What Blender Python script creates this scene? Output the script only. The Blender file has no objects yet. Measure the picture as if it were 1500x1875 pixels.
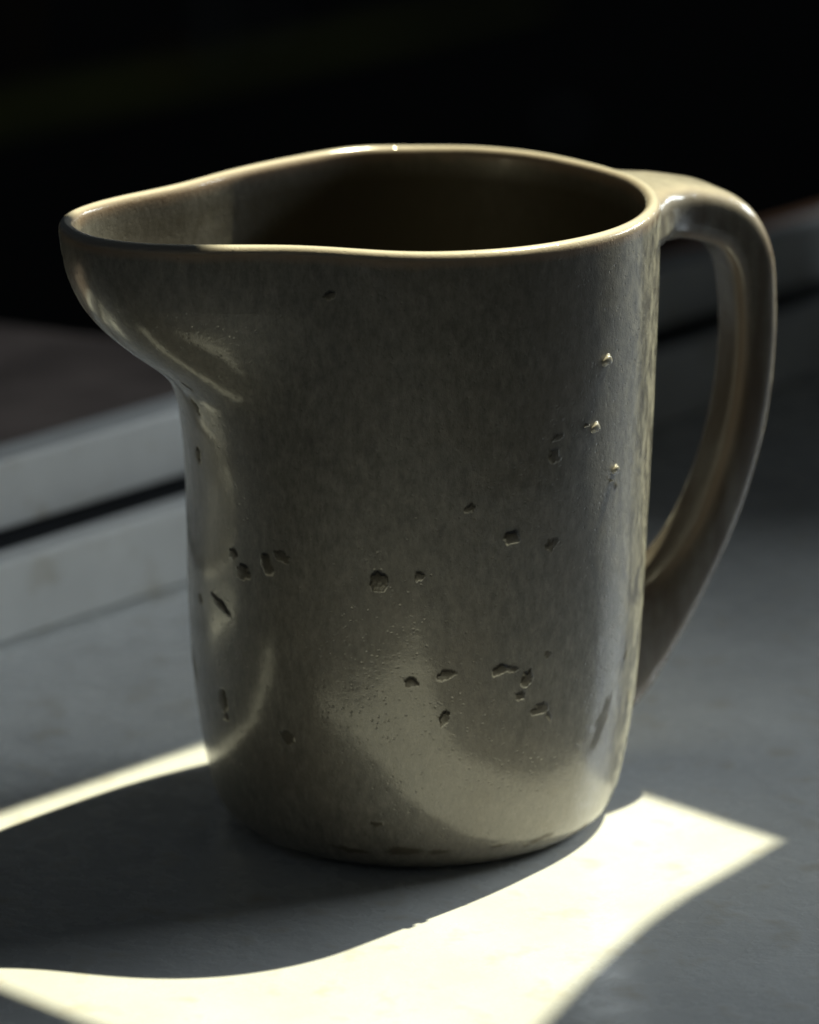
import bpy, bmesh, math, random
import numpy as np
from mathutils import Vector, Matrix
from mathutils.bvhtree import BVHTree
from mathutils.geometry import tessellate_polygon

scene = bpy.context.scene
COL = scene.collection
random.seed(7)
rng = np.random.default_rng(11)

# ------------------------------------------------------------------ camera
FPX = 8000.3                                   # focal length in photo pixels (1500 wide)
CAM = Vector((-0.00140614, -0.95444891, 0.36760468))
FWD = Vector((0.0, 0.95495959, -0.29673588))
RGT = Vector((0.99999273, 0.0011314, 0.00364108))
UPV = Vector((-0.00381281, 0.29673373, 0.95495265))
cam_data = bpy.data.cameras.new("camera")
cam = bpy.data.objects.new("camera", cam_data)
COL.objects.link(cam)
cam.matrix_world = Matrix(((RGT.x, UPV.x, -FWD.x, CAM.x), (RGT.y, UPV.y, -FWD.y, CAM.y),
                           (RGT.z, UPV.z, -FWD.z, CAM.z), (0, 0, 0, 1)))
cam_data.sensor_fit = 'HORIZONTAL'
cam_data.sensor_width = 24.0
cam_data.lens = 24.0 * FPX / 1500.0
cam_data.clip_start = 0.05
cam_data.clip_end = 200.0
cam_data.dof.use_dof = True
cam_data.dof.focus_distance = 0.945
cam_data.dof.aperture_fstop = 8.0
scene.camera = cam


def ray(px, py):
    return (FWD + RGT * ((px - 750.0) / FPX) - UPV * ((py - 937.5) / FPX)).normalized()


def on_z(px, py, z=0.0):
    d = ray(px, py)
    return CAM + d * ((z - CAM.z) / d.z)


AZ = math.radians(48.5)                         # the window runs along this direction
WU = Vector((math.cos(AZ), math.sin(AZ), 0))
WN = Vector((-math.sin(AZ), math.cos(AZ), 0))


def on_n(px, py, n):
    d = ray(px, py)
    return CAM + d * ((n - CAM.dot(WN)) / d.dot(WN))


def wpt(u, n, z):
    return WU * u + WN * n + Vector((0, 0, z))


# ------------------------------------------------------------------ light
world = bpy.data.worlds.new("World")
scene.world = world
world.use_nodes = True
bg = world.node_tree.nodes["Background"]
bg.inputs[0].default_value = (0.75, 0.88, 1.0, 1)
bg.inputs[1].default_value = 0.019

SUN_AZ, SUN_EL, SUN_D = math.radians(42.5), math.radians(63.6), 10.0
SUN_DIR = Vector((math.cos(SUN_EL) * math.cos(SUN_AZ), math.cos(SUN_EL) * math.sin(SUN_AZ), math.sin(SUN_EL)))
SUN_POS = SUN_DIR * SUN_D
ld = bpy.data.lights.new("sunbeam_lamp", 'SPOT')
ld.energy = 8200
ld.color = (1.0, 0.94, 0.64)
ld.shadow_soft_size = 0.046
ld.spot_size = math.radians(4.2)
ld.spot_blend = 0.0
lamp = bpy.data.objects.new("sunbeam_lamp", ld)
COL.objects.link(lamp)
lamp.location = SUN_POS
lamp.rotation_euler = SUN_DIR.to_track_quat('Z', 'Y').to_euler()

# soft light of the open sky coming over the window
ad = bpy.data.lights.new("window_sky_lamp", 'AREA')
ad.energy = 6.4
ad.color = (0.86, 0.95, 1.0)
ad.shape = 'RECTANGLE'
ad.size, ad.size_y = 0.55, 0.2
sky_lamp = bpy.data.objects.new("window_sky_lamp", ad)
COL.objects.link(sky_lamp)
sky_lamp.location = Vector((math.cos(math.radians(30)), math.sin(math.radians(30)), 0.47)) * 1.1
sky_lamp.rotation_euler = (sky_lamp.location - Vector((0, 0, 0.05))).to_track_quat('Z', 'Y').to_euler()

scene.view_settings.view_transform = 'Standard'
scene.view_settings.look = 'None'
scene.view_settings.exposure = 0.0
scene.view_settings.gamma = 1.0
scene.render.engine = 'CYCLES'
scene.cycles.max_bounces = 10
scene.cycles.diffuse_bounces = 6
scene.cycles.sample_clamp_indirect = 0.0
scene.cycles.use_denoising = True
scene.cycles.caustics_reflective = True


# ------------------------------------------------------------------ helpers
def new_mat(name):
    m = bpy.data.materials.new(name)
    m.use_nodes = True
    nt = m.node_tree
    return m, nt, nt.nodes["Principled BSDF"]


def nd(nt, kind, **kw):
    n = nt.nodes.new(kind)
    for k, v in kw.items():
        if k.startswith('i_'):
            n.inputs[k[2:].replace('_', ' ')].default_value = v
        else:
            setattr(n, k, v)
    return n


def coords(nt, scale=(1, 1, 1)):
    t = nd(nt, 'ShaderNodeTexCoord')
    m = nd(nt, 'ShaderNodeMapping')
    m.inputs['Scale'].default_value = scale
    nt.links.new(t.outputs['Object'], m.inputs['Vector'])
    return m.outputs['Vector']


def noise(nt, vec, scale, detail=4.0, rough=0.55):
    n = nd(nt, 'ShaderNodeTexNoise')
    n.inputs['Scale'].default_value = scale
    n.inputs['Detail'].default_value = detail
    n.inputs['Roughness'].default_value = rough
    nt.links.new(vec, n.inputs['Vector'])
    return n.outputs['Fac']


def ramp(nt, fac, stops):
    r = nd(nt, 'ShaderNodeValToRGB')
    e = r.color_ramp.elements
    while len(e) < len(stops):
        e.new(0.5)
    for k, (p, c) in enumerate(stops):
        e[k].position = p
        e[k].color = (*c, 1) if len(c) == 3 else c
    nt.links.new(fac, r.inputs['Fac'])
    return r.outputs['Color']


def mix(nt, fac, a, b, blend='MIX'):
    n = nd(nt, 'ShaderNodeMix', data_type='RGBA', blend_type=blend)
    for sock, v in ((n.inputs[0], fac), (n.inputs[6], a), (n.inputs[7], b)):
        if isinstance(v, (int, float)):
            sock.default_value = v
        elif isinstance(v, tuple):
            sock.default_value = (*v, 1)
        else:
            nt.links.new(v, sock)
    return n.outputs[2]


def maprange(nt, v, a, b, c, d):
    n = nd(nt, 'ShaderNodeMapRange')
    nt.links.new(v, n.inputs['Value'])
    for k, x in zip(('From Min', 'From Max', 'To Min', 'To Max'), (a, b, c, d)):
        n.inputs[k].default_value = x
    return n.outputs['Result']


def bump(nt, height, strength, dist, normal=None):
    b = nd(nt, 'ShaderNodeBump')
    b.inputs['Strength'].default_value = strength
    b.inputs['Distance'].default_value = dist
    nt.links.new(height, b.inputs['Height'])
    if normal is not None:
        nt.links.new(normal, b.inputs['Normal'])
    return b.outputs['Normal']


def attr(nt, name):
    a = nd(nt, 'ShaderNodeAttribute', attribute_name=name)
    return a.outputs['Fac']


def link(name, mesh, mat, parent=None, smooth=True, label=None, cat=None, kind=None, group=None):
    o = bpy.data.objects.new(name, mesh)
    COL.objects.link(o)
    if mat is not None:
        mesh.materials.append(mat)
    if smooth:
        mesh.polygons.foreach_set('use_smooth', [True] * len(mesh.polygons))
    if parent is not None:
        o.parent = parent
    for k, v in (('label', label), ('category', cat), ('kind', kind), ('group', group)):
        if v:
            o[k] = v
    return o


def empty(name, loc, label, cat, group=None):
    o = bpy.data.objects.new(name, None)
    COL.objects.link(o)
    o.location = loc
    o['label'] = label
    o['category'] = cat
    if group:
        o['group'] = group
    return o


def sweep_mesh(name, profile, u0, u1, seg=1, wob=0.0):
    """closed (n, z) profile pushed along the window direction"""
    verts, faces = [], []
    m = len(profile)
    for k in range(seg + 1):
        u = u0 + (u1 - u0) * k / seg
        for (n, z) in profile:
            verts.append(wpt(u, n, z))
    for k in range(seg):
        for i in range(m):
            a, b = k * m + i, k * m + (i + 1) % m
            faces.append((a, b, b + m, a + m))
    faces.append(tuple(range(m))[::-1])
    faces.append(tuple(seg * m + i for i in range(m)))
    me = bpy.data.meshes.new(name)
    me.from_pydata(verts, [], faces)
    bm = bmesh.new()
    bm.from_mesh(me)
    bmesh.ops.recalc_face_normals(bm, faces=bm.faces)
    bm.to_mesh(me)
    bm.free()
    return me


def round_profile(pts, r=0.0015, k=4):
    """round every corner of a closed (n, z) polygon"""
    out = []
    m = len(pts)
    for i in range(m):
        p = np.array(pts[i]); a = np.array(pts[i - 1]); b = np.array(pts[(i + 1) % m])
        da, db = a - p, b - p
        la, lb = np.linalg.norm(da), np.linalg.norm(db)
        rr = min(r, la * 0.45, lb * 0.45)
        s, e = p + da / la * rr, p + db / lb * rr
        for t in np.linspace(0, 1, k):
            out.append(tuple((1 - t) ** 2 * s + 2 * t * (1 - t) * p + t * t * e))
    return out


# ------------------------------------------------------------------ materials
def paint_material(name, col, rough=0.33, mottled=1.0):
    m, nt, b = new_mat(name)
    v = coords(nt)
    n1 = noise(nt, v, 26.0, 5)
    n2 = noise(nt, v, 95.0, 4, 0.55)
    n3 = noise(nt, v, 900.0, 2)
    c = mix(nt, maprange(nt, n1, 0.35, 0.65, 0.0, 1.0), tuple(x * 0.86 for x in col), col)
    c = mix(nt, maprange(nt, n2, 0.56, 0.74, 0.0, 0.6), c, (0.54, 0.50, 0.41))
    nt.links.new(c, b.inputs['Base Color'])
    nt.links.new(maprange(nt, n2, 0.3, 0.7, rough - 0.10 * mottled, rough + 0.12 * mottled), b.inputs['Roughness'])
    nb = bump(nt, n2, 0.28 * mottled, 0.0014)
    nb = bump(nt, n3, 0.08, 0.0003, nb)
    nt.links.new(nb, b.inputs['Normal'])
    return m


def plain_material(name, col, rough=0.6, scale=40.0, var=0.25, bumpd=0.0):
    m, nt, b = new_mat(name)
    v = coords(nt)
    n1 = noise(nt, v, scale, 5)
    c = mix(nt, maprange(nt, n1, 0.3, 0.7, 0.0, 1.0), tuple(x * (1 - var) for x in col), tuple(x * (1 + var) for x in col))
    nt.links.new(c, b.inputs['Base Color'])
    b.inputs['Roughness'].default_value = rough
    if bumpd:
        nt.links.new(bump(nt, n1, 0.5, bumpd), b.inputs['Normal'])
    return m


M_SILL = paint_material("sill_paint", (0.79, 0.81, 0.81), 0.26)
M_FRAME = paint_material("frame_paint", (0.84, 0.85, 0.84), 0.40, 0.4)
M_GASKET = plain_material("gasket_rubber", (0.012, 0.014, 0.018), 0.5)
M_EXT = plain_material("weathered_brown_wood", (0.24, 0.19, 0.17), 0.6, 30, 0.35, 0.0006)
M_BOARD = plain_material("orange_brown_wood", (0.16, 0.075, 0.035), 0.6, 30, 0.35, 0.0006)
M_SOIL = plain_material("dark_soil", (0.010, 0.009, 0.007), 0.95, 6, 0.5)
M_LAWN = plain_material("lawn_green", (0.30, 0.31, 0.06), 0.95, 8, 0.4)
M_STAKE = plain_material("stake_wood", (0.22, 0.13, 0.06), 0.8, 30, 0.3)
M_STONE = plain_material("pale_stone", (0.28, 0.29, 0.30), 0.8, 20, 0.3)
M_LEAF = plain_material("dry_leaf", (0.26, 0.10, 0.03), 0.7, 60, 0.3)
M_BEAM_MASK = plain_material("beam_mask_dark", (0.05, 0.05, 0.055), 0.9, 200, 0.2)  # for the added sheet that masks the sunbeam


def glaze_material(name, handle=False):
    m, nt, b = new_mat(name)
    v = coords(nt)
    vs = coords(nt, (1, 1, 0.5))
    big = noise(nt, v, 30.0, 4)
    streak = noise(nt, vs, 520.0, 5, 0.65)
    fine = noise(nt, vs, 1500.0, 3, 0.6)
    c = ramp(nt, streak, [(0.32, (0.128, 0.121, 0.106)), (0.50, (0.184, 0.174, 0.153)), (0.68, (0.245, 0.232, 0.206))])
    c = mix(nt, maprange(nt, fine, 0.50, 0.68, 0.0, 0.45), c, (0.100, 0.094, 0.080))
    c = mix(nt, maprange(nt, big, 0.45, 0.70, 0.0, 0.45), c, (0.165, 0.140, 0.110))
    if handle:
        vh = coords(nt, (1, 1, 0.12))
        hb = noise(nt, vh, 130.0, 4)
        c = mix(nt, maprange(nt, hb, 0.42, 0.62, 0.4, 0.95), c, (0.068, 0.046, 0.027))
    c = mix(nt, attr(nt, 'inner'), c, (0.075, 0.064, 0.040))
    c = mix(nt, attr(nt, 'rust'), c, (0.37, 0.26, 0.175))
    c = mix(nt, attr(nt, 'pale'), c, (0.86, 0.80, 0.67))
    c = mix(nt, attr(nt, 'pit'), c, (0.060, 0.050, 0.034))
    nt.links.new(c, b.inputs['Base Color'])
    vor = nd(nt, 'ShaderNodeTexVoronoi', feature='F1')
    vor.inputs['Scale'].default_value = 750.0
    vor.inputs['Randomness'].default_value = 1.0
    nt.links.new(v, vor.inputs['Vector'])
    pore = maprange(nt, vor.outputs['Distance'], 0.05, 0.30, 0.0, 1.0)
    gate = noise(nt, v, 380.0, 3)
    pore_mask = maprange(nt, gate, 0.42, 0.60, 0.15, 1.0)
    mul = nd(nt, 'ShaderNodeMath', operation='MULTIPLY')
    nt.links.new(maprange(nt, pore, 0.0, 1.0, -1.0, 0.0), mul.inputs[0])
    nt.links.new(pore_mask, mul.inputs[1])
    nrm = bump(nt, noise(nt, v, 140.0, 3), 0.10, 0.0010)
    nrm = bump(nt, mul.outputs[0], 0.35, 0.00018, nrm)
    nrm_c = bump(nt, fine, 0.10, 0.00012, nrm)
    nrm = bump(nt, fine, 0.30, 0.00022, nrm)
    nrm = bump(nt, noise(nt, v, 3600.0, 1), 0.45, 0.00013, nrm)
    nt.links.new(nrm, b.inputs['Normal'])
    nt.links.new(maprange(nt, streak, 0.3, 0.7, 0.42, 0.62), b.inputs['Roughness'])
    b.inputs['Specular IOR Level'].default_value = 0.5
    cw = nd(nt, 'ShaderNodeMath', operation='MULTIPLY')
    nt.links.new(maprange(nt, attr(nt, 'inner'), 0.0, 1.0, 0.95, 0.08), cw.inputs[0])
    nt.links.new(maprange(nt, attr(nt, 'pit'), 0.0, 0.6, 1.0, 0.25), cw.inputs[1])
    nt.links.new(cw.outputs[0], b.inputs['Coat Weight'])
    b.inputs['Coat Roughness'].default_value = 0.155
    nt.links.new(maprange(nt, noise(nt, vs, 330.0, 6, 0.75), 0.42, 0.60, 0.0, 0.34), b.inputs['Sheen Weight'])
    b.inputs['Sheen Roughness'].default_value = 0.35
    b.inputs['Sheen Tint'].default_value = (0.95, 0.95, 0.85, 1)
    b.inputs['Coat IOR'].default_value = 1.6
    nt.links.new(nrm_c, b.inputs['Coat Normal'])
    return m


M_GLAZE = glaze_material("stoneware_glaze")
M_GLAZE_H = glaze_material("stoneware_glaze_handle", True)

# ------------------------------------------------------------------ setting: sill and window
N_CREASE = 0.1523
Z_F1 = on_n(0, 1032, N_CREASE).z                # top of the fixed frame
N_RAIL = N_CREASE + 0.022
Z_R0 = on_n(0, 974, N_RAIL).z
Z_R1 = on_n(0, 845, N_RAIL).z
print('frame z', Z_F1, Z_R0, Z_R1)

# window sill board
prof = round_profile([(-0.30, 0.0), (-0.30, -0.03), (N_CREASE + 0.05, -0.03), (N_CREASE + 0.05, 0.0)], 0.003)
sill = link("window_sill", sweep_mesh("window_sill", prof, -0.7, 0.9, 8), M_SILL, smooth=False, kind="structure",
            label="white painted window sill board with satin mottled surface")

win = empty("window", wpt(0, N_CREASE, 0.0), "pale painted window frame along the back of the sill", "window")


def child(o, parent):
    o.parent = parent
    o.matrix_parent_inverse = Matrix.Translation(-parent.location)


pf = round_profile([(N_CREASE, 0.0006), (N_CREASE, Z_F1), (N_CREASE + 0.0085, Z_F1), (N_CREASE + 0.0085, 0.0006)], 0.0016, 6)
o = link("fixed_frame", sweep_mesh("fixed_frame", pf, -0.7, 0.499, 8), M_FRAME, smooth=False); child(o, win)
pf = [(N_CREASE + 0.0086, 0.0006), (N_CREASE + 0.0086, Z_F1 - 0.012), (N_RAIL + 0.003, Z_F1 - 0.012), (N_RAIL + 0.003, Z_R0 - 0.0003), (N_RAIL + 0.0098, Z_R0 - 0.0003), (N_RAIL + 0.0098, 0.0006)]
o = link("gasket", sweep_mesh("gasket", pf, -0.7, 0.499, 2), M_GASKET, smooth=False); child(o, win)
pf = round_profile([(N_RAIL, Z_R0), (N_RAIL, Z_R1), (N_RAIL + 0.013, Z_R1 - 0.0005), (N_RAIL + 0.013, Z_R0)], 0.0014, 6)
o = link("sash_rail", sweep_mesh("sash_rail", pf, -0.7, 0.499, 8), M_FRAME, smooth=False); child(o, win)

# unseen low block at the right, added to shade the back of the sill
pf = [(-0.095, 0.0006), (-0.095, 0.175), (N_CREASE - 0.0006, 0.175), (N_CREASE - 0.0006, 0.0006)]
link("shading_block", sweep_mesh("shading_block", pf, 0.42, 0.45, 1), M_FRAME, smooth=False, kind="structure",
     label="unseen low white block, added to shade the back right of the sill")

# brown ledge outside the glass
N_E0 = N_RAIL + 0.0145
Z_E = Z_R1 - 0.004
N_E1 = on_z(0, 575, Z_E - 0.01).dot(WN)
print('ledge n', N_E1)
pf = round_profile([(N_E0, Z_E), (N_E0, Z_E - 0.05), (N_E1, Z_E - 0.062), (N_E1, Z_E - 0.012)], 0.003)
link("outer_ledge", sweep_mesh("outer_ledge", pf, -0.9, 0.17, 4), M_EXT, smooth=False,
     label="dark brown weathered ledge just outside the window", cat="ledge")

pf = round_profile([(N_E0, Z_E), (N_E0, Z_E - 0.05), (N_E0 + 0.016, Z_E - 0.05), (N_E0 + 0.016, Z_E - 0.001)], 0.002)
link("outer_board", sweep_mesh("outer_board", pf, 0.172, 0.499, 3), M_BOARD, smooth=False,
     label="narrow orange brown board outside the frame, behind the pitcher handle", cat="board")

# garden ground well below the window
ZG = -0.95


def grid_sheet(name, pts, z, mat, **kw):
    me = bpy.data.meshes.new(name)
    me.from_pydata([(p[0], p[1], z) for p in pts], [], [tuple(range(len(pts)))])
    return link(name, me, mat, smooth=False, **kw)


grid_sheet("ground", [(-60, -60), (60, -60), (60, 60), (-60, 60)], ZG, M_SOIL, kind="structure")
lawn_pts = [on_z(*q, ZG) for q in ((-300, 260), (0, 185), (300, 125), (560, 78), (900, 10), (1000, -20), (1000, 10), (760, 70), (420, 150), (200, 195), (0, 240), (-300, 325))]
grid_sheet("lawn", lawn_pts, ZG + 0.004, M_LAWN, kind="structure")

# ------------------------------------------------------------------ unseen mask overhead, added to shape the sunbeam


def patch_outline():
    e1a, e1b = on_z(0, 1492), on_z(370, 1366)
    e2a, e2b = on_z(1172, 1455), on_z(1426, 1539)
    e4a, e4b = on_z(0, 1806), on_z(190, 1882)

    def isect(a, b, c, d):
        r, s = b - a, d - c
        t = ((c.x - a.x) * s.y - (c.y - a.y) * s.x) / (r.x * s.y - r.y * s.x)
        return a + r * t
    far = isect(e1a, e1b, e2a, e2b)
    left = isect(e1a, e1b, e4a, e4b)
    e3 = [on_z(*q) for q in ((1426, 1539), (1340, 1590), (1250, 1641), (1180, 1690), (1120, 1742), (1060, 1800), (990, 1876))]
    last = e3[-1] + (e3[-1] - e3[-2]).normalized() * 0.06
    end = e4b + (e4b - e4a) * 2.0
    return [left, far] + e3 + [last, end]


SH_D = 0.65                                      # distance of the mask from the sill along the beam
sh_c = SUN_DIR * SH_D
sx = SUN_DIR.cross(Vector((0, 0, 1))).normalized()
sy = SUN_DIR.cross(sx).normalized()


def to_beam_mask(p):
    d = (SUN_POS - p)
    t = (sh_c - p).dot(SUN_DIR) / d.dot(SUN_DIR)
    q = p + d * t - sh_c
    return Vector((q.dot(sx), q.dot(sy), 0))


hole = [to_beam_mask(p) for p in patch_outline()]
hole2 = [to_beam_mask(wpt(u, n, 0.045)) for (u, n) in ((-0.036, 0.132), (-0.026, 0.30), (-0.125, 0.30), (-0.100, 0.132))]  # second opening, added for the bright reflection under the spout
S = 0.42
outer = [Vector((-S, -S, 0)), Vector((S, -S, 0)), Vector((S, S, 0)), Vector((-S, S, 0))]
tris = tessellate_polygon([outer, hole, hole2])
allp = outer + hole + hole2
TH = 0.0015
vv = [sx * p.x + sy * p.y + sh_c for p in allp] + [sx * p.x + sy * p.y + sh_c + SUN_DIR * TH for p in allp]
K = len(allp)
ff = [tuple(t) for t in tris] + [tuple(i + K for i in t[::-1]) for t in tris]
for base, cnt in ((0, 4), (4, len(hole)), (4 + len(hole), len(hole2))):
    for i in range(cnt):
        a, b_ = base + i, base + (i + 1) % cnt
        ff.append((a, b_, b_ + K, a + K))
me = bpy.data.meshes.new("sunbeam_mask")
me.from_pydata(vv, [], ff)
link("sunbeam_mask", me, M_BEAM_MASK, smooth=False, kind="structure",
     label="unseen dark mask above the sill, added with two openings to shape the sunbeam")

# ------------------------------------------------------------------ the pitcher
H = 0.1449
SPOUT = math.radians(203.5)
HAND = math.radians(23.5)
RZ = np.array([(0.0, 0.0405), (0.0010, 0.0428), (0.0037, 0.0458), (0.0075, 0.0474), (0.0125, 0.0485), (0.0200, 0.0497), (0.0300, 0.0508),
               (0.0420, 0.0517), (0.0550, 0.0525), (0.0700, 0.0531), (0.0870, 0.0536), (0.1050, 0.0540), (0.1250, 0.0544), (0.1460, 0.0546)])


def pchip(x, xs, ys):
    """monotone cubic interpolation"""
    xs = np.asarray(xs, float); ys = np.asarray(ys, float)
    h = np.diff(xs); d = np.diff(ys) / h
    mm = np.zeros_like(ys)
    mm[1:-1] = np.where(d[:-1] * d[1:] > 0, 2 * d[:-1] * d[1:] / np.where(d[:-1] + d[1:] == 0, 1, d[:-1] + d[1:]), 0)
    mm[0], mm[-1] = d[0], d[-1]
    i = np.clip(np.searchsorted(xs, x) - 1, 0, len(xs) - 2)
    t = np.clip((x - xs[i]) / h[i], 0, 1)
    return ((2 * t**3 - 3 * t**2 + 1) * ys[i] + (t**3 - 2 * t**2 + t) * h[i] * mm[i]
            + (-2 * t**3 + 3 * t**2) * ys[i + 1] + (t**3 - t**2) * h[i] * mm[i + 1])


SZ = np.array([(0.0, 0.0), (0.42, 0.0), (0.50, 0.004), (0.60, 0.02), (0.68, 0.048), (0.735, 0.12), (0.765, 0.27), (0.795, 0.48), (0.83, 0.68), (0.87, 0.84), (0.915, 0.94), (0.96, 0.985), (1.0, 1.0), (1.02, 1.0)])
_g = np.linspace(0, 1.02, 256)
_v = np.interp(_g, SZ[:, 0], SZ[:, 1])
_k = np.exp(-(np.arange(-14, 15) / 4.0) ** 2)
_k /= _k.sum()
_v = np.convolve(np.pad(_v, 14, mode='edge'), _k, mode='valid')
SZ = np.stack([_g, _v], 1)
SPOUT_LEN = 0.0284


def wrap(a):
    return (a + np.pi) % (2 * np.pi) - np.pi


def hash3(i, j, k):
    h = (i * 374761393 + j * 668265263 + k * 2147483647) & 0xFFFFFFFF
    h = ((h ^ (h >> 13)) * 1274126177) & 0xFFFFFFFF
    return ((h ^ (h >> 16)) & 0xFFFF) / 65535.0


def vnoise(x, y, seed=0):
    xi, yi = np.floor(x).astype(np.int64), np.floor(y).astype(np.int64)
    fx, fy = x - xi, y - yi
    fx = fx * fx * (3 - 2 * fx); fy = fy * fy * (3 - 2 * fy)
    s = np.int64(seed * 7919 + 13)
    a, b_ = hash3(xi, yi, s), hash3(xi + 1, yi, s)
    c, d = hash3(xi, yi + 1, s), hash3(xi + 1, yi + 1, s)
    return (a * (1 - fx) + b_ * fx) * (1 - fy) + (c * (1 - fx) + d * fx) * fy


def outer_r(th, z):
    d = wrap(th - SPOUT)
    zz = z / H
    r = pchip(z, RZ[:, 0], RZ[:, 1])
    s = np.interp(zz, SZ[:, 0], SZ[:, 1])
    sig = np.radians(25.5) * (0.80 + 0.20 * np.clip((zz - 0.70) / 0.2, 0, 1))
    r = r + SPOUT_LEN * s * np.exp(-np.abs(d / sig) ** 2.5)
    # the wall is drawn in a little on both sides of the spout and under it
    pin = np.exp(-((np.abs(d) - np.radians(52)) / np.radians(20)) ** 2) * np.clip((zz - 0.55) / 0.45, 0, 1) ** 1.5
    far = np.exp(-((d + np.radians(70)) / np.radians(26)) ** 2) * np.clip((zz - 0.5) / 0.5, 0, 1) ** 1.5
    r = r - 0.0006 * pin - 0.0046 * far
    r = r - 0.0016 * np.exp(-(d / np.radians(24)) ** 2) * np.exp(-((zz - 0.57) / 0.12) ** 2)
    # hand thrown unevenness
    r = r + 0.0006 * (vnoise(np.cos(th) * 1.7 + 40 + z * 9, np.sin(th) * 1.7 + 11 + z * 30) - 0.5) + 0.00001 * np.sin(z * 520 + 1.3 * np.sin(th))
    return r


def rim_z(th):
    d = wrap(th - SPOUT)
    return H + 0.0 * d


# rough wall for turning photo positions of chips into wall positions
def wall_point(th, z):
    r = outer_r(th, z)
    return np.stack([r * np.cos(th), r * np.sin(th), z], -1)


tt, zc = np.meshgrid(np.linspace(0, 2 * np.pi, 361), np.linspace(0, H, 120), indexing='ij')
wp = wall_point(tt, zc)
vl = [Vector(p) for p in wp.reshape(-1, 3)]
fl = [(i * 120 + j, (i + 1) * 120 + j, (i + 1) * 120 + j + 1, i * 120 + j + 1) for i in range(360) for j in range(119)]
BVH = BVHTree.FromPolygons(vl, fl)


def wall_hit(px, py):
    hit = BVH.ray_cast(CAM, ray(px, py))
    p = hit[0]
    return math.atan2(p.y, p.x), p.z, p, hit[1], hit[3]


# (x, y, half width, half height, turn, depth mm) of the chips and pits on the wall
_P = [(604, 541, 12, 6, -20, .35), (693, 1064, 15, 16, 0, .95), (767, 1055, 9, 9, 0, .5), (937, 985, 13, 12, 0, .8), (1010, 998, 11, 10, 0, .6),
        (860, 931, 9, 7, -15, .4), (1015, 835, 11, 11, 30, .7), (1022, 800, 11, 5, -20, .4), (445, 1047, 11, 15, 10, .7), (489, 1034, 10, 17, -10, .8),
        (516, 1019, 17, 8, 15, .35), (427, 1014, 8, 9, 0, .4), (403, 1107, 18, 8, 35, .6), (367, 1098, 4, 10, -10, .4), (755, 1250, 13, 8, 10, .7),
        (814, 1236, 14, 8, -10, .6), (830, 1233, 7, 3, 0, .3), (918, 1226, 18, 9, -5, .7), (938, 1226, 13, 5, 15, .4), (965, 1243, 13, 15, 20, .8), (953, 1275, 8, 8, 0, .5),
        (1003, 1199, 6, 7, 0, .35), (989, 1298, 14, 11, -5, .9), (1005, 1312, 4, 9, -20, .7), (813, 1316, 11, 13, 20, .8), (528, 1352, 15, 10, 20, .5),
        (690, 1508, 12, 4, 0, .4), (408, 1281, 9, 20, -5, .7), (413, 1311, 7, 7, 0, .5), (357, 1222, 3, 24, -8, .4), (358, 745, 4, 17, -12, .5),
        (363, 834, 4, 17, 5, .7), (343, 708, 3, 10, -20, .4), (915, 1548, 16, 3, 0, .3), (963, 1548, 8, 3, 0, .3), (1150, 1278, 5, 14, 5, .4), (1145, 1200, 4, 9, 5, .35),
        (1128, 890, 3, 6, 0, .3)]
PITS = [(x_, y_, a_ * 1.05, b_ * 1.05, t_, d_ * (0.70 if x_ < 985 else 0.35)) for (x_, y_, a_, b_, t_, d_) in _P]
STAINS = [(1103, 1318, 13, 58, 14, .8), (735, 1558, 40, 10, 0, .7), (800, 1560, 25, 8, 0, .6), (990, 1535, 26, 7, -10, .6), (640, 1556, 45, 7, 8, .5), (1060, 1520, 20, 8, -15, .5)]
PX = 1.0 / FPX * 0.945


def chip_field(th, z, table, edge=0.10):
    dep = np.zeros_like(th); msk = np.zeros_like(th); lip = np.zeros_like(th); ident = np.zeros(th.shape, dtype=np.int32)
    for k, (px, py, a, b_, rot, d) in enumerate(table):
        t0, z0, p, nrm, _ = wall_hit(px, py)
        vd = (CAM - p).normalized()
        cosx = max(0.28, abs(Vector((nrm.x, nrm.y, 0)).normalized().dot(Vector((vd.x, vd.y, 0)).normalized())))
        r0 = math.hypot(p.x, p.y)
        s = wrap(th - t0) * r0 * cosx / PX
        q = -(z - z0) * 0.955 / PX                       # downwards, as in the photo
        sel = (np.abs(s) < 2.2 * max(a, b_)) & (np.abs(q) < 2.2 * max(a, b_))
        if not sel.any():
            continue
        ss, qq = s[sel], q[sel]
        c_, s_ = math.cos(math.radians(rot)), math.sin(math.radians(rot))
        u = (ss * c_ + qq * s_) / a
        w = (-ss * s_ + qq * c_) / b_
        rad = np.hypot(u, w)
        ang = np.arctan2(w, u)
        rag = 0.75 * (vnoise(np.cos(ang) * 1.9 + 7, np.sin(ang) * 1.9 + 7, k) - 0.5) + 0.22 * (vnoise(ss * 0.3, qq * 0.3, k + 50) - 0.5)
        f = np.clip((1.0 + rag - rad) / edge, 0, 1)
        f = f * f * (3 - 2 * f)
        bowl = f * (0.6 + 0.4 * np.clip(1 - rad * rad, 0, 1)) * (0.9 + 0.2 * vnoise(ss * 0.2, qq * 0.2, k + 9))
        dep[sel] = np.maximum(dep[sel], bowl * d)
        msk[sel] = np.maximum(msk[sel], f)
        ident[sel] = np.where(f > 0.02, k + 1, ident[sel])
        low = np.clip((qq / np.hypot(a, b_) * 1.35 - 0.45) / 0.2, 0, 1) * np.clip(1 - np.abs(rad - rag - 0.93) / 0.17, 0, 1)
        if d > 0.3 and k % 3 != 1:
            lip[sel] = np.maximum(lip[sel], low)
    return dep, msk, lip, ident


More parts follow.
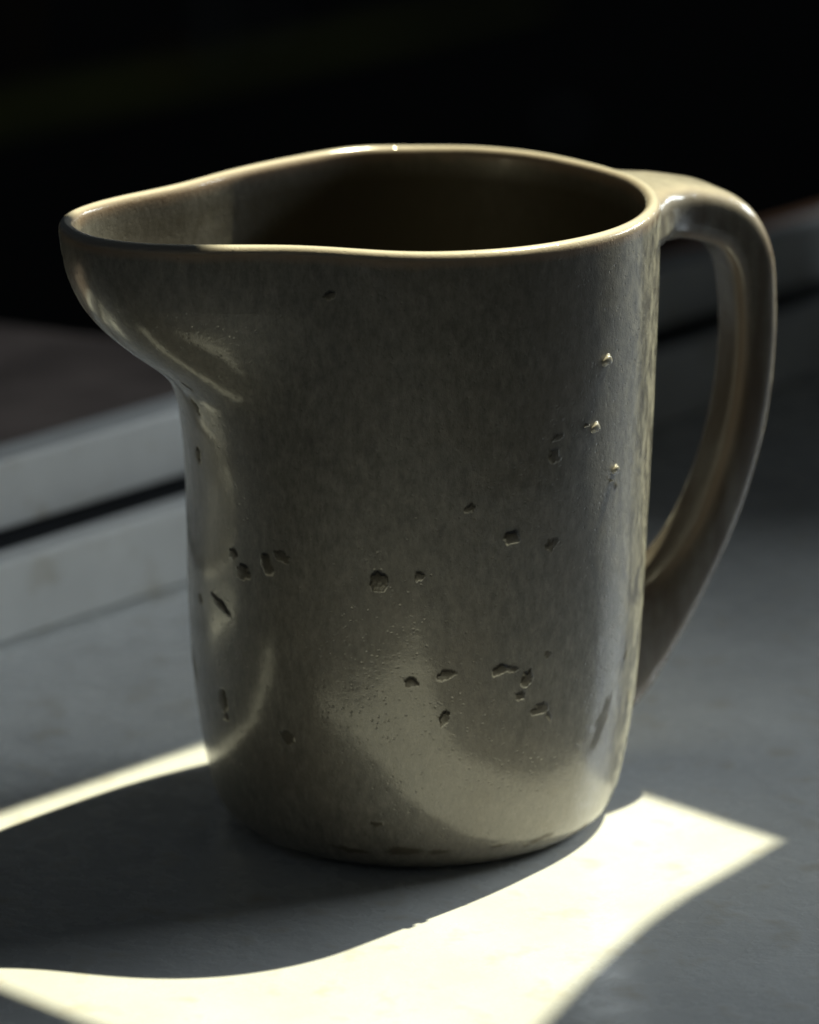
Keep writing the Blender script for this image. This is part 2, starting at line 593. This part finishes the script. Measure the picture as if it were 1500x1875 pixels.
def put_attr(me, name, arr):
    a = me.attributes.new(name, 'FLOAT', 'POINT')
    a.data.foreach_set('value', np.ascontiguousarray(arr, dtype=np.float32))


def quad_mesh(name, P, closed_u=True, closed_v=False, face_ids=None, want=0):
    """P: (nu, nv, 3) grid; with face_ids only the faces whose corners all carry (or, for 0, do not all carry) one id"""
    nu, nv = P.shape[:2]
    iu = np.arange(nu if closed_u else nu - 1)
    jv = np.arange(nv if closed_v else nv - 1)
    I, J = np.meshgrid(iu, jv, indexing='ij')
    I2, J2 = (I + 1) % nu, (J + 1) % nv
    F = np.stack([I * nv + J, I2 * nv + J, I2 * nv + J2, I * nv + J2], -1).reshape(-1, 4)
    used = None
    if face_ids is not None:
        fid = face_ids.reshape(-1)[F]
        same = (fid == fid[:, :1]).all(1) & (fid[:, 0] > 0)
        F = F[~same] if want == 0 else F[same & (fid[:, 0] == want)]
        if len(F) == 0:
            return None, None
        used = np.unique(F)
        back = np.zeros(nu * nv, dtype=np.int64)
        back[used] = np.arange(len(used))
        F = back[F]
        V = P.reshape(-1, 3)[used]
    else:
        V = P.reshape(-1, 3)
    me = bpy.data.meshes.new(name)
    me.vertices.add(len(V))
    me.vertices.foreach_set('co', np.ascontiguousarray(V, dtype=np.float32).reshape(-1))
    me.loops.add(F.size)
    me.loops.foreach_set('vertex_index', F.reshape(-1).astype(np.int32))
    me.polygons.add(len(F))
    me.polygons.foreach_set('loop_start', (np.arange(len(F)) * 4).astype(np.int32))
    me.update(calc_edges=True)
    me.validate()
    return me if face_ids is None else (me, used)


def build_body():
    # finer columns on the side the photograph shows
    nu = 1000
    s = np.linspace(0, 1, nu, endpoint=False)
    th = 2 * np.pi * s + np.pi / 2
    th = th - 0.55 * np.sin(th + np.pi / 2)                # denser towards -y
    NO = 420
    zo = np.concatenate([np.linspace(0, 0.004, 14)[:-1], np.linspace(0.004, H - 0.0016, NO - 13)])
    T, Z = np.meshgrid(th, zo, indexing='ij')
    R = outer_r(T, Z)
    dep, msk, lipm, ident = chip_field(T, Z, PITS)
    _, stn, _, _ = chip_field(T, Z, STAINS, 0.5)
    R = R + dep * 0.001
    PO = np.stack([R * np.cos(T), R * np.sin(T), Z], -1)
    # rim line and its plan normal
    zr = H - 0.0016
    rr = outer_r(th, np.full(nu, zr))
    E = np.stack([rr * np.cos(th), rr * np.sin(th)], -1)

    def plan_normal(E):
        t = np.roll(E, -1, 0) - np.roll(E, 1, 0)
        t /= np.linalg.norm(t, axis=1, keepdims=True)
        return np.stack([t[:, 1], -t[:, 0]], -1)
    WT = 0.0035
    Nn = plan_normal(E)
    lip = []
    NL = 14
    for k in range(1, NL + 1):
        a = math.pi * k / (NL + 1)
        off = (1 - math.cos(a)) / 2 * WT
        h = math.sin(a) ** 0.85 * 0.0019
        lip.append(np.concatenate([E - Nn * off, np.full((nu, 1), zr + h)], 1))
    lip = np.stack(lip, 1)
    lip[:, :, 2] += (0.0005 * (vnoise(np.cos(th) * 3 + 9, np.sin(th) * 3 + 5) - 0.5))[:, None]
    zi = np.concatenate([np.linspace(zr, 0.016, 110), ])
    inn = []
    for z in zi:
        r_ = outer_r(th, np.full(nu, z))
        e = np.stack([r_ * np.cos(th), r_ * np.sin(th)], -1)
        inn.append(np.concatenate([e - plan_normal(e) * (WT + 0.001 * (1 - z / H)), np.full((nu, 1), z)], 1))
    last = inn[-1]
    for f, dz in ((0.97, 0.004), (0.90, 0.0075), (0.75, 0.0095), (0.4, 0.0102), (0.02, 0.0103)):
        q = last.copy(); q[:, :2] *= f; q[:, 2] -= dz
        inn.append(q)
    inn = np.stack(inn, 1)
    # underside: small recessed foot
    bot = []
    for f, dz in ((0.02, 0.0016), (0.80, 0.0016), (0.88, 0.0010), (0.93, 0.0)):
        q = PO[:, 0, :].copy(); q[:, :2] *= f; q[:, 2] = dz
        bot.append(q)
    bot = np.stack(bot, 1)
    P = np.concatenate([bot, PO, lip, inn], 1)
    nb, no, nl, ni = bot.shape[1], PO.shape[1], lip.shape[1], inn.shape[1]
    sh = (nu, P.shape[1])
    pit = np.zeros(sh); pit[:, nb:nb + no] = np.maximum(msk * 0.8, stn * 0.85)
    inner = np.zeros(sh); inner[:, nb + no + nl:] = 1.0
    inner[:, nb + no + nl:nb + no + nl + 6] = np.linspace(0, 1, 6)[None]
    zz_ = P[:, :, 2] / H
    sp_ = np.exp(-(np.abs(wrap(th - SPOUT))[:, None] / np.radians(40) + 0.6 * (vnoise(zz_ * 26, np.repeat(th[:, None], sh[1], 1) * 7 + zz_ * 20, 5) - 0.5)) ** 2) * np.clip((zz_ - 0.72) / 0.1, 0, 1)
    inner *= 1 - 0.8 * sp_  # inside of the spout lighter in patches, its lit sheen painted in
    rust = np.zeros(sh)
    zv = P[:, :, 2]
    tn = vnoise(np.repeat(np.cos(th)[:, None], sh[1], 1) * 14 + 30, np.repeat(np.sin(th)[:, None], sh[1], 1) * 14 + 30, 3)
    edge = np.clip((zv - (H - 0.0030 - 0.001 * tn)) / 0.002, 0, 1)
    rust[:, nb:] = edge[:, nb:] * 0.8
    pale = np.zeros(sh)
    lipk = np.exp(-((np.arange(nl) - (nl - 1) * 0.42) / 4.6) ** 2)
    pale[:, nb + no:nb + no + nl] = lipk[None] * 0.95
    pale[:, nb:nb + no] = lipm * 0.45  # lower speck edges paled, a painted catch of light
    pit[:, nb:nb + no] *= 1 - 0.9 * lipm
    ids = np.zeros(sh, dtype=np.int32)
    ids[:, nb:nb + no] = ident
    out = []
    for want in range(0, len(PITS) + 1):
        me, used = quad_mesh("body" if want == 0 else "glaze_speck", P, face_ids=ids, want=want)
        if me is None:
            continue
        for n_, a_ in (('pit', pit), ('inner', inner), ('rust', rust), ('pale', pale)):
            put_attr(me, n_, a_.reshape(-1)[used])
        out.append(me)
    return out


jug = empty("pitcher", (0, 0, 0), "grey brown stoneware pitcher with wide spout, loop handle and rough specks on its glaze", "pitcher")
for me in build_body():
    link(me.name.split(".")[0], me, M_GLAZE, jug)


def build_handle():
    # centre line in the handle plane: (r, z/H), thickness (in plane), width (across)
    st = np.array([
        # r,      z/H,   thick,  width
        (0.0480, 0.9480, 0.0140, 0.0460),
        (0.0530, 0.9500, 0.0138, 0.0370),
        (0.0580, 0.9500, 0.0136, 0.0270),
        (0.0640, 0.9460, 0.0134, 0.0205),
        (0.0710, 0.9340, 0.0130, 0.0172),
        (0.0778, 0.9080, 0.0126, 0.0160),
        (0.0824, 0.8560, 0.0117, 0.0154),
        (0.0840, 0.7850, 0.0108, 0.0150),
        (0.0842, 0.7000, 0.0104, 0.0150),
        (0.0828, 0.6050, 0.0104, 0.0150),
        (0.0796, 0.5120, 0.0106, 0.0150),
        (0.0748, 0.4250, 0.0112, 0.0152),
        (0.0690, 0.3550, 0.0126, 0.0160),
        (0.0628, 0.3020, 0.0162, 0.0176),
        (0.0568, 0.2640, 0.0212, 0.0200),
        (0.0510, 0.2390, 0.0275, 0.0235),
        (0.0455, 0.2180, 0.0300, 0.0270)])
    x = np.arange(len(st))
    xs = np.linspace(0, len(st) - 1, 220)

    def cr(c):                                             # Catmull-Rom
        c = np.concatenate([[2 * c[0] - c[1]], c, [2 * c[-1] - c[-2]]])
        i = np.clip(np.floor(xs).astype(int), 0, len(st) - 2); t = xs - i
        p0, p1, p2, p3 = c[i], c[i + 1], c[i + 2], c[i + 3]
        return 0.5 * (2 * p1 + (p2 - p0) * t + (2 * p0 - 5 * p1 + 4 * p2 - p3) * t**2 + (3 * p1 - p0 - 3 * p2 + p3) * t**3)
    r, z, tk, wd = cr(st[:, 0]), cr(st[:, 1]) * H, cr(st[:, 2]), cr(st[:, 3])
    tr, tz = np.gradient(r), np.gradient(z)
    l = np.hypot(tr, tz); tr /= l; tz /= l
    nr, nz = tz * -1.0, tr                                  # in-plane normal, points up/out at the top
    m_ = 64
    a = np.linspace(0, 2 * np.pi, m_, endpoint=False)
    ex = 0.58
    ca, sa = np.sign(np.cos(a)) * np.abs(np.cos(a)) ** ex, np.sign(np.sin(a)) * np.abs(np.sin(a)) ** ex
    rad = np.array([math.cos(HAND), math.sin(HAND)])
    tan = np.array([-math.sin(HAND), math.cos(HAND)])
    R = r[:, None] + nr[:, None] * tk[:, None] / 2 * sa[None]
    Z = z[:, None] + nz[:, None] * tk[:, None] / 2 * sa[None]
    W = wd[:, None] / 2 * ca[None]
    Z = Z + 0.0003 * (vnoise(R * 300, W * 300) - 0.5)
    P = np.stack([R * rad[0] + W * tan[0], R * rad[1] + W * tan[1], Z], -1)
    # the ends are rooted inside the wall and never come through it
    rho, tw = np.hypot(P[..., 0], P[..., 1]), np.arctan2(P[..., 1], P[..., 0])
    lim = outer_r(tw, np.clip(Z, 0.0, H)) - 0.0020
    k_ = np.where(rho < lim, lim / rho, 1.0)
    P[..., 0] *= k_; P[..., 1] *= k_
    me = quad_mesh("handle", P, closed_u=False, closed_v=True)
    rust = np.clip(0.5 * np.exp(-((np.abs(ca)[None] - 0.80) / 0.18) ** 2) * np.exp(-((np.abs(sa)[None] - 0.80) / 0.25) ** 2), 0, 1) * np.ones_like(R)
    pale = np.clip(np.clip(sa, 0, 1)[None] ** 2 * np.clip((Z / H - 0.86) / 0.08, 0, 1), 0, 1) * 0.55  # top of the handle paled, sunlight put into its colour
    put_attr(me, 'rust', rust.reshape(-1)); put_attr(me, 'pale', pale.reshape(-1))
    put_attr(me, 'pit', np.zeros(R.size)); put_attr(me, 'inner', np.zeros(R.size))
    bm = bmesh.new(); bm.from_mesh(me)
    bmesh.ops.recalc_face_normals(bm, faces=bm.faces)
    bm.to_mesh(me); bm.free()
    return me


handle = link("handle", build_handle(), M_GLAZE_H, jug)


def bump_mesh(name, base, nrm, r, ln, lean):
    """little blob of clay standing out of the wall"""
    n = nrm.normalized()
    a = n.cross(Vector((0, 0, 1))).normalized(); c = n.cross(a)
    P = []
    prof = [(-0.3, 1.25), (0.05, 1.15), (0.25, 0.95), (0.55, 0.88), (0.8, 0.86), (0.93, 0.72), (1.0, 0.42), (1.02, 0.02)]
    for (h, rr) in prof:
        row = []
        for k in range(14):
            t = 2 * math.pi * k / 14
            w = r * rr * (1 + 0.18 * math.sin(2 * t + h * 3) + 0.10 * math.sin(3 * t + 1))
            row.append(base + n * (h * ln) + a * (math.cos(t) * w) + c * (math.sin(t) * w) + lean * (h * ln))
        P.append(row)
    P = np.array([[list(v) for v in row] for row in P])
    me = quad_mesh(name, np.swapaxes(P, 0, 1)[::-1].copy())
    for n_ in ('pit', 'inner', 'rust'):
        put_attr(me, n_, np.zeros(P.shape[0] * P.shape[1]))
    put_attr(me, 'pale', np.full(P.shape[0] * P.shape[1], 0.25))
    bm = bmesh.new(); bm.from_mesh(me)
    bmesh.ops.recalc_face_normals(bm, faces=bm.faces)
    bm.to_mesh(me); bm.free()
    return me


for (px, py, r, ln) in ((1111, 660, 0.00120, 0.0009), (1090, 783, 0.0011, 0.0007), (1126, 859, 0.0009, 0.0009), (1073, 779, 0.00045, 0.0008), (1118, 880, 0.0003, 0.0007)):
    t0, z0, p, nrm, _ = wall_hit(px, py)
    link("glaze_bump", bump_mesh("glaze_bump", p, nrm, r, ln, Vector((0.1, 0, 0.25))), M_GLAZE, jug)

# ------------------------------------------------------------------ faint things in the dark garden


def stone_mesh(name, r, sq):
    bm = bmesh.new()
    bmesh.ops.create_icosphere(bm, subdivisions=3, radius=r)
    for v in bm.verts:
        k = 1 + 0.25 * (math.sin(v.co.x / r * 3 + 1) * math.cos(v.co.y / r * 2.3) + 0.5 * math.sin(v.co.z / r * 4))
        v.co *= k
        v.co.z *= sq
    me = bpy.data.meshes.new(name); bm.to_mesh(me); bm.free()
    return me


def tube_mesh(name, pts, rads, k=10):
    P = []
    for (p, r) in zip(pts, rads):
        P.append([(p[0] + math.cos(2 * math.pi * i / k) * r, p[1] + math.sin(2 * math.pi * i / k) * r, p[2]) for i in range(k)])
    me = quad_mesh(name, np.array(P), closed_u=False, closed_v=True)
    return me


for (px, py, lab) in ((42, 152, "thin brown wooden stake standing at the lawn edge beyond a brown clod"), (393, 118, "thin grey wooden stake rising behind the lawn strip")):
    g = on_z(px, py, ZG)
    link("garden_stake", tube_mesh("garden_stake", [(g.x, g.y, ZG - 0.05), (g.x + .004, g.y, ZG + 0.4), (g.x, g.y, ZG + 1.1), (g.x, g.y, ZG + 1.12)], (.012, .012, .010, .002)),
         M_STAKE if px < 100 else M_STONE, label=lab, cat="stake", group="stakes in the dark garden")
for (px, py, r, mat, lab, nm) in ((495, 66, .022, M_STONE, "small pale stone on the dark ground beyond the lawn strip", "garden_stone"),
                                  (305, 128, .022, M_LEAF, "small brown clod on the far edge of the lawn strip", "soil_clod"),
                                  (1028, 246, .024, M_STONE, "faint bluish stone on the dark ground behind the pitcher rim", "garden_stone")):
    g = on_z(px, py, ZG)
    s_ = link(nm, stone_mesh(nm, r, 0.75), mat, label=lab, cat="stone" if nm == "garden_stone" else "clod")
    s_.location = (g.x, g.y, ZG + r * 0.55)
